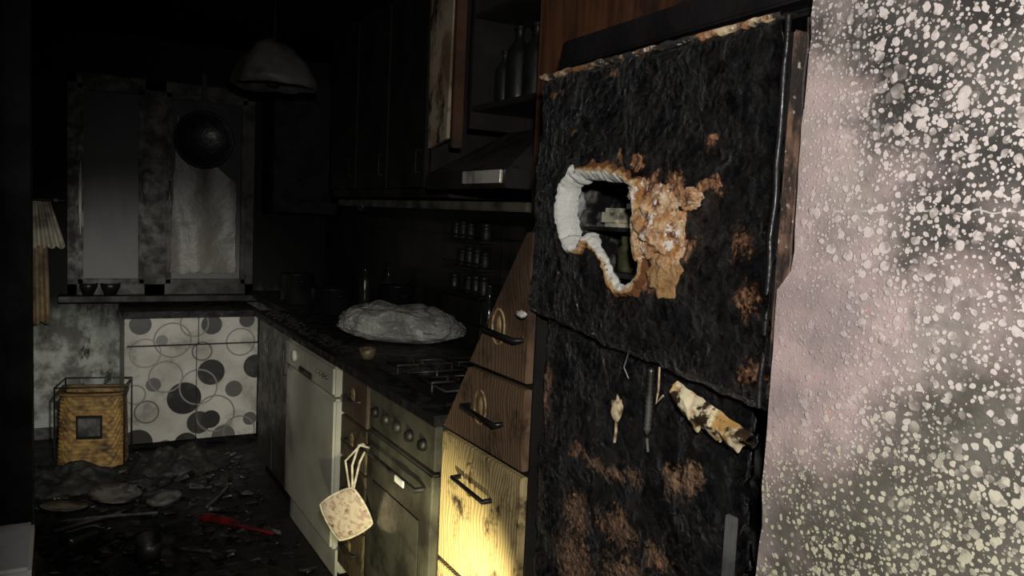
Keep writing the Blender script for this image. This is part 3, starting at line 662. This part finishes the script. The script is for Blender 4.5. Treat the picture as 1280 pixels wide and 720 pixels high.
# ---------------------------------------------------------------- wicker basket
wb=empty('wicker_basket')
t=NT('wicker'); c=t.mix(t.ramp(t.noise(30,4),.4,.65),(.32,.19,.048),(.15,.085,.025)); c=t.mix(t.ramp(t.sep()[2],.36,.46),c,(.05,.03,.012)); c=t.mix(t.ramp(t.noise(7,5),.52,.68),c,(.05,.03,.013)); t.col(c); t.rough(.6)
bx,by=.175,5.0; ang=math.radians(-12)
bm=bmesh.new(); rows=[]; NP=160; NH=54
def rr(a,hx,hy,e=.35):
    ca,sa=math.cos(a),math.sin(a); return Vector((hx*sp(ca,e),hy*sp(sa,e)))
for j in range(NH+1):
    w=j/NH; hx=.165-.012*w; hy=.12-.008*w; row=[]
    for i in range(NP):
        a=2*math.pi*i/NP; p=rr(a,hx,hy); nn=p.normalized()
        d=.004*abs(math.sin(j*math.pi/3))+.004*math.sin(i*math.pi/4+(j//3)*math.pi)
        p=p+nn*d; x=p.x*math.cos(ang)-p.y*math.sin(ang); y=p.x*math.sin(ang)+p.y*math.cos(ang)
        row.append(bm.verts.new((bx+x,by+y,.012+w*.40)))
    rows.append(row)
for a,b in zip(rows,rows[1:]):
    for i in range(NP): bm.faces.new((a[i],a[(i+1)%NP],b[(i+1)%NP],b[i]))
bm.faces.new(rows[0])
meshobj('woven_body',bm,t.m,True,wb)
def bp(lx,ly,z): return (bx+lx*math.cos(ang)-ly*math.sin(ang),by+lx*math.sin(ang)+ly*math.cos(ang),z)
for k,z in enumerate((.012,.415)): tube('rim_%d'%(k+1),[bp(*(rr(2*math.pi*i/48,.162,.12)),z) for i in range(48)],.009,t.m,wb,True)
tube('wire_frame',[bp(-.17,-.135,.0),bp(-.17,-.135,.46),bp(.175,-.135,.46),bp(.175,-.135,0)],.006,M['black'],wb)
tube('wire_frame_b',[bp(-.17,.13,.0),bp(-.17,.13,.46),bp(.175,.13,.46),bp(.175,.13,0)],.006,M['black'],wb)
for k,s in enumerate((-.17,.175)): tube('frame_side_%d'%(k+1),[bp(s,-.135,.46),bp(s,.13,.46)],.005,M['black'],wb)
fp=box('label_plate',-.055,.055,-.006,.006,-.05,.05,M['grey'],.003,wb,Matrix.Rotation(ang,4,'Z'))
q=bp(.0,-.142,.24); fp.location=(q[0],q[1],q[2])
box('label_frame',-.065,.065,-.003,.003,-.065,.065,M['black'],.002,wb,Matrix.Rotation(ang,4,'Z')).location=(bp(0,-.137,.24))

# ---------------------------------------------------------------- floor debris
bm=bmesh.new()
for i in range(1900):
    x=random.uniform(-1.0,.93); y=random.uniform(1.9,5.05)
    s=random.choice([.012,.02,.03,.05])*random.uniform(.5,1.4)
    shard(bm,(x,y,.004),s,.30)
t=NT('floor_char'); c=t.mix(t.ramp(t.noise(6,3),.52,.62),(.008,.0075,.007),(.028,.026,.021)); c=t.mix(t.ramp(t.noise(17,2),.68,.72),c,(.09,.085,.072)); t.col(c); t.rough(t.ramp(t.noise(11),.4,.6,.25,.8)); t.b.inputs['Specular IOR Level'].default_value=.35; t.bump(t.noise(60,5),.5,.005)
meshobj('floor_debris',bm,t.m)
def heap(name,cx,cy,rx,ry,h,mat,seed):
    bm=bmesh.new(); g={}; n=60
    for i in range(n+1):
        for j in range(n+1):
            u,w=2*i/n-1,2*j/n-1; d=max(0,1-(u*u+w*w))
            z=h*d**.7*(.7+.9*abs(noise.fractal(Vector((u*1.8+seed,w*1.8,0)),1,2,3)))
            g[i,j]=bm.verts.new((cx+u*rx,cy+w*ry,z+.001))
    for i in range(n):
        for j in range(n):
            c=((2*i+1)/n-1,(2*j+1)/n-1)
            if c[0]**2+c[1]**2<1.02: bm.faces.new((g[i,j],g[i+1,j],g[i+1,j+1],g[i,j+1]))
    bmesh.ops.delete(bm,geom=[v for v in bm.verts if not v.link_faces],context='VERTS')
    return meshobj(name,bm,mat,True)
cloth=simple('burnt_cloth',(.024,.024,.020),(.006,.006,.006),scale=12,rough=.6,bump=.6,spec=.3)
heap('burnt_cloth_heap',.60,4.76,.28,.18,.10,cloth,1)
heap('burnt_cloth_heap',.0,4.63,.30,.18,.09,cloth,5)
heap('burnt_cloth_heap',-.38,3.6,.33,.4,.14,cloth,9)
heap('burnt_cloth_heap',.60,3.05,.25,.3,.05,cloth,13)
def plate(c,r,tilt,mat):
    lathe('dinner_plate',[(0,0),(r*.6,0),(r*.65,.006),(r,.02),(r,.023),(r*.62,.010),(0,.008)],c,mat,None,40,Matrix.Rotation(tilt[0],4,'X')@Matrix.Rotation(tilt[1],4,'Y'))
gp=simple('grey_plate',(.12,.115,.10),(.012,.012,.010),scale=12,rough=.25)
plate((.24,4.28,.03),.12,(.1,.1),gp); plate((.02,4.18,.03),.10,(-.1,.1),gp); plate((.45,4.12,.03),.08,(.1,-.15),gp)
for (a,b) in(((.02,3.98,.05),(.40,3.93,.05)),((-.02,3.88,.045),(.25,4.00,.045)),((.62,3.95,.04),(.75,4.15,.06)),((.45,3.5,.04),(.55,3.40,.05))):
    tube('charred_stick',[a,((a[0]+b[0])/2,(a[1]+b[1])/2+.01,a[2]),b],.007,M['grey'])
rk=empty('red_handled_knife')
tube('red_handle',[(.58,3.80,.045),(.61,3.76,.055),(.65,3.72,.055),(.70,3.66,.045)],.020,M['red'],rk)
tube('blade_shaft',[(.70,3.66,.045),(.76,3.60,.04),(.84,3.53,.03)],.008,M['red'],rk)
bottle('green_bottle',(.02,3.74,.042),.04,.2,simple('green_glass',(.012,.03,.010),(.006,.010,.006),rough=.25),None,Matrix.Rotation(.5,4,'Z')@Matrix.Rotation(math.pi/2,4,'Y'))
lathe('tin_can',[(0,0),(.05,0),(.05,.11),(.046,.11),(.046,.005),(0,.005)],(.32,3.5,.01),M['darkmetal'],None,28,Matrix.Rotation(.3,4,'X'))
rb=empty('ribbed_laundry_basket')
wm=simple('ribbed_white',(.55,.55,.53),(.28,.28,.26),rough=.6)
box('basket_core',-.24,-.040,1.28,1.45,.0,.955,wm,.01,rb)
for i in range(17): box('rib_%d'%(i+1),-.235+i*.012,-.229+i*.012,1.275,1.284,.02,.945,wm,.002,rb)
box('basket_rim',-.25,-.034,1.27,1.46,.955,.975,wm,.005,rb)

# ---------------------------------------------------------------- lights
def spot(name,loc,tgt,power,deg,blend,color,size):
    l=bpy.data.lights.new(name,'SPOT'); l.energy=power; l.spot_size=math.radians(deg); l.spot_blend=blend; l.color=color; l.shadow_soft_size=size
    o=link(bpy.data.objects.new(name,l)); o.location=loc; d=Vector(tgt)-Vector(loc); o.rotation_euler=d.to_track_quat('-Z','Y').to_euler(); return o
spot('camera_flash',(.03,-.02,1.68),(1.0,1.0,1.42),105,106,.9,(1,.97,.94),.03)
spot('torch_far',(.10,1.75,1.50),(.46,5.15,.50),175,40,.9,(1,.97,.90),.03)
spot('torch_mid',(.10,.4,1.45),(1.0,3.2,.55),88,28,.9,(1,.96,.83),.03)
spot('torch_drawers',(.45,1.45,.50),(.97,1.93,.40),120,75,1,(1,.91,.55),.02)
w=bpy.data.worlds.new('World'); sc.world=w; w.use_nodes=True; w.node_tree.nodes['Background'].inputs[0].default_value=(.01,.01,.012,1); w.node_tree.nodes['Background'].inputs[1].default_value=.3

# ---------------------------------------------------------------- camera
ya,p,ro=math.radians(29.7),math.radians(5.1),math.radians(2.7)
F=Vector((math.sin(ya)*math.cos(p),math.cos(ya)*math.cos(p),-math.sin(p)))
R0=Vector((math.cos(ya),-math.sin(ya),0)); U0=R0.cross(F)
R=R0*math.cos(ro)+U0*math.sin(ro); U=-R0*math.sin(ro)+U0*math.cos(ro)
cd=bpy.data.cameras.new('camera'); cam=link(bpy.data.objects.new('camera',cd))
cd.sensor_width=36; cd.lens=36*1000/1280; cd.clip_start=.02
mt=Matrix((R,U,-F)).transposed().to_4x4(); mt.translation=Vector((0,0,1.5)); cam.matrix_world=mt
sc.camera=cam
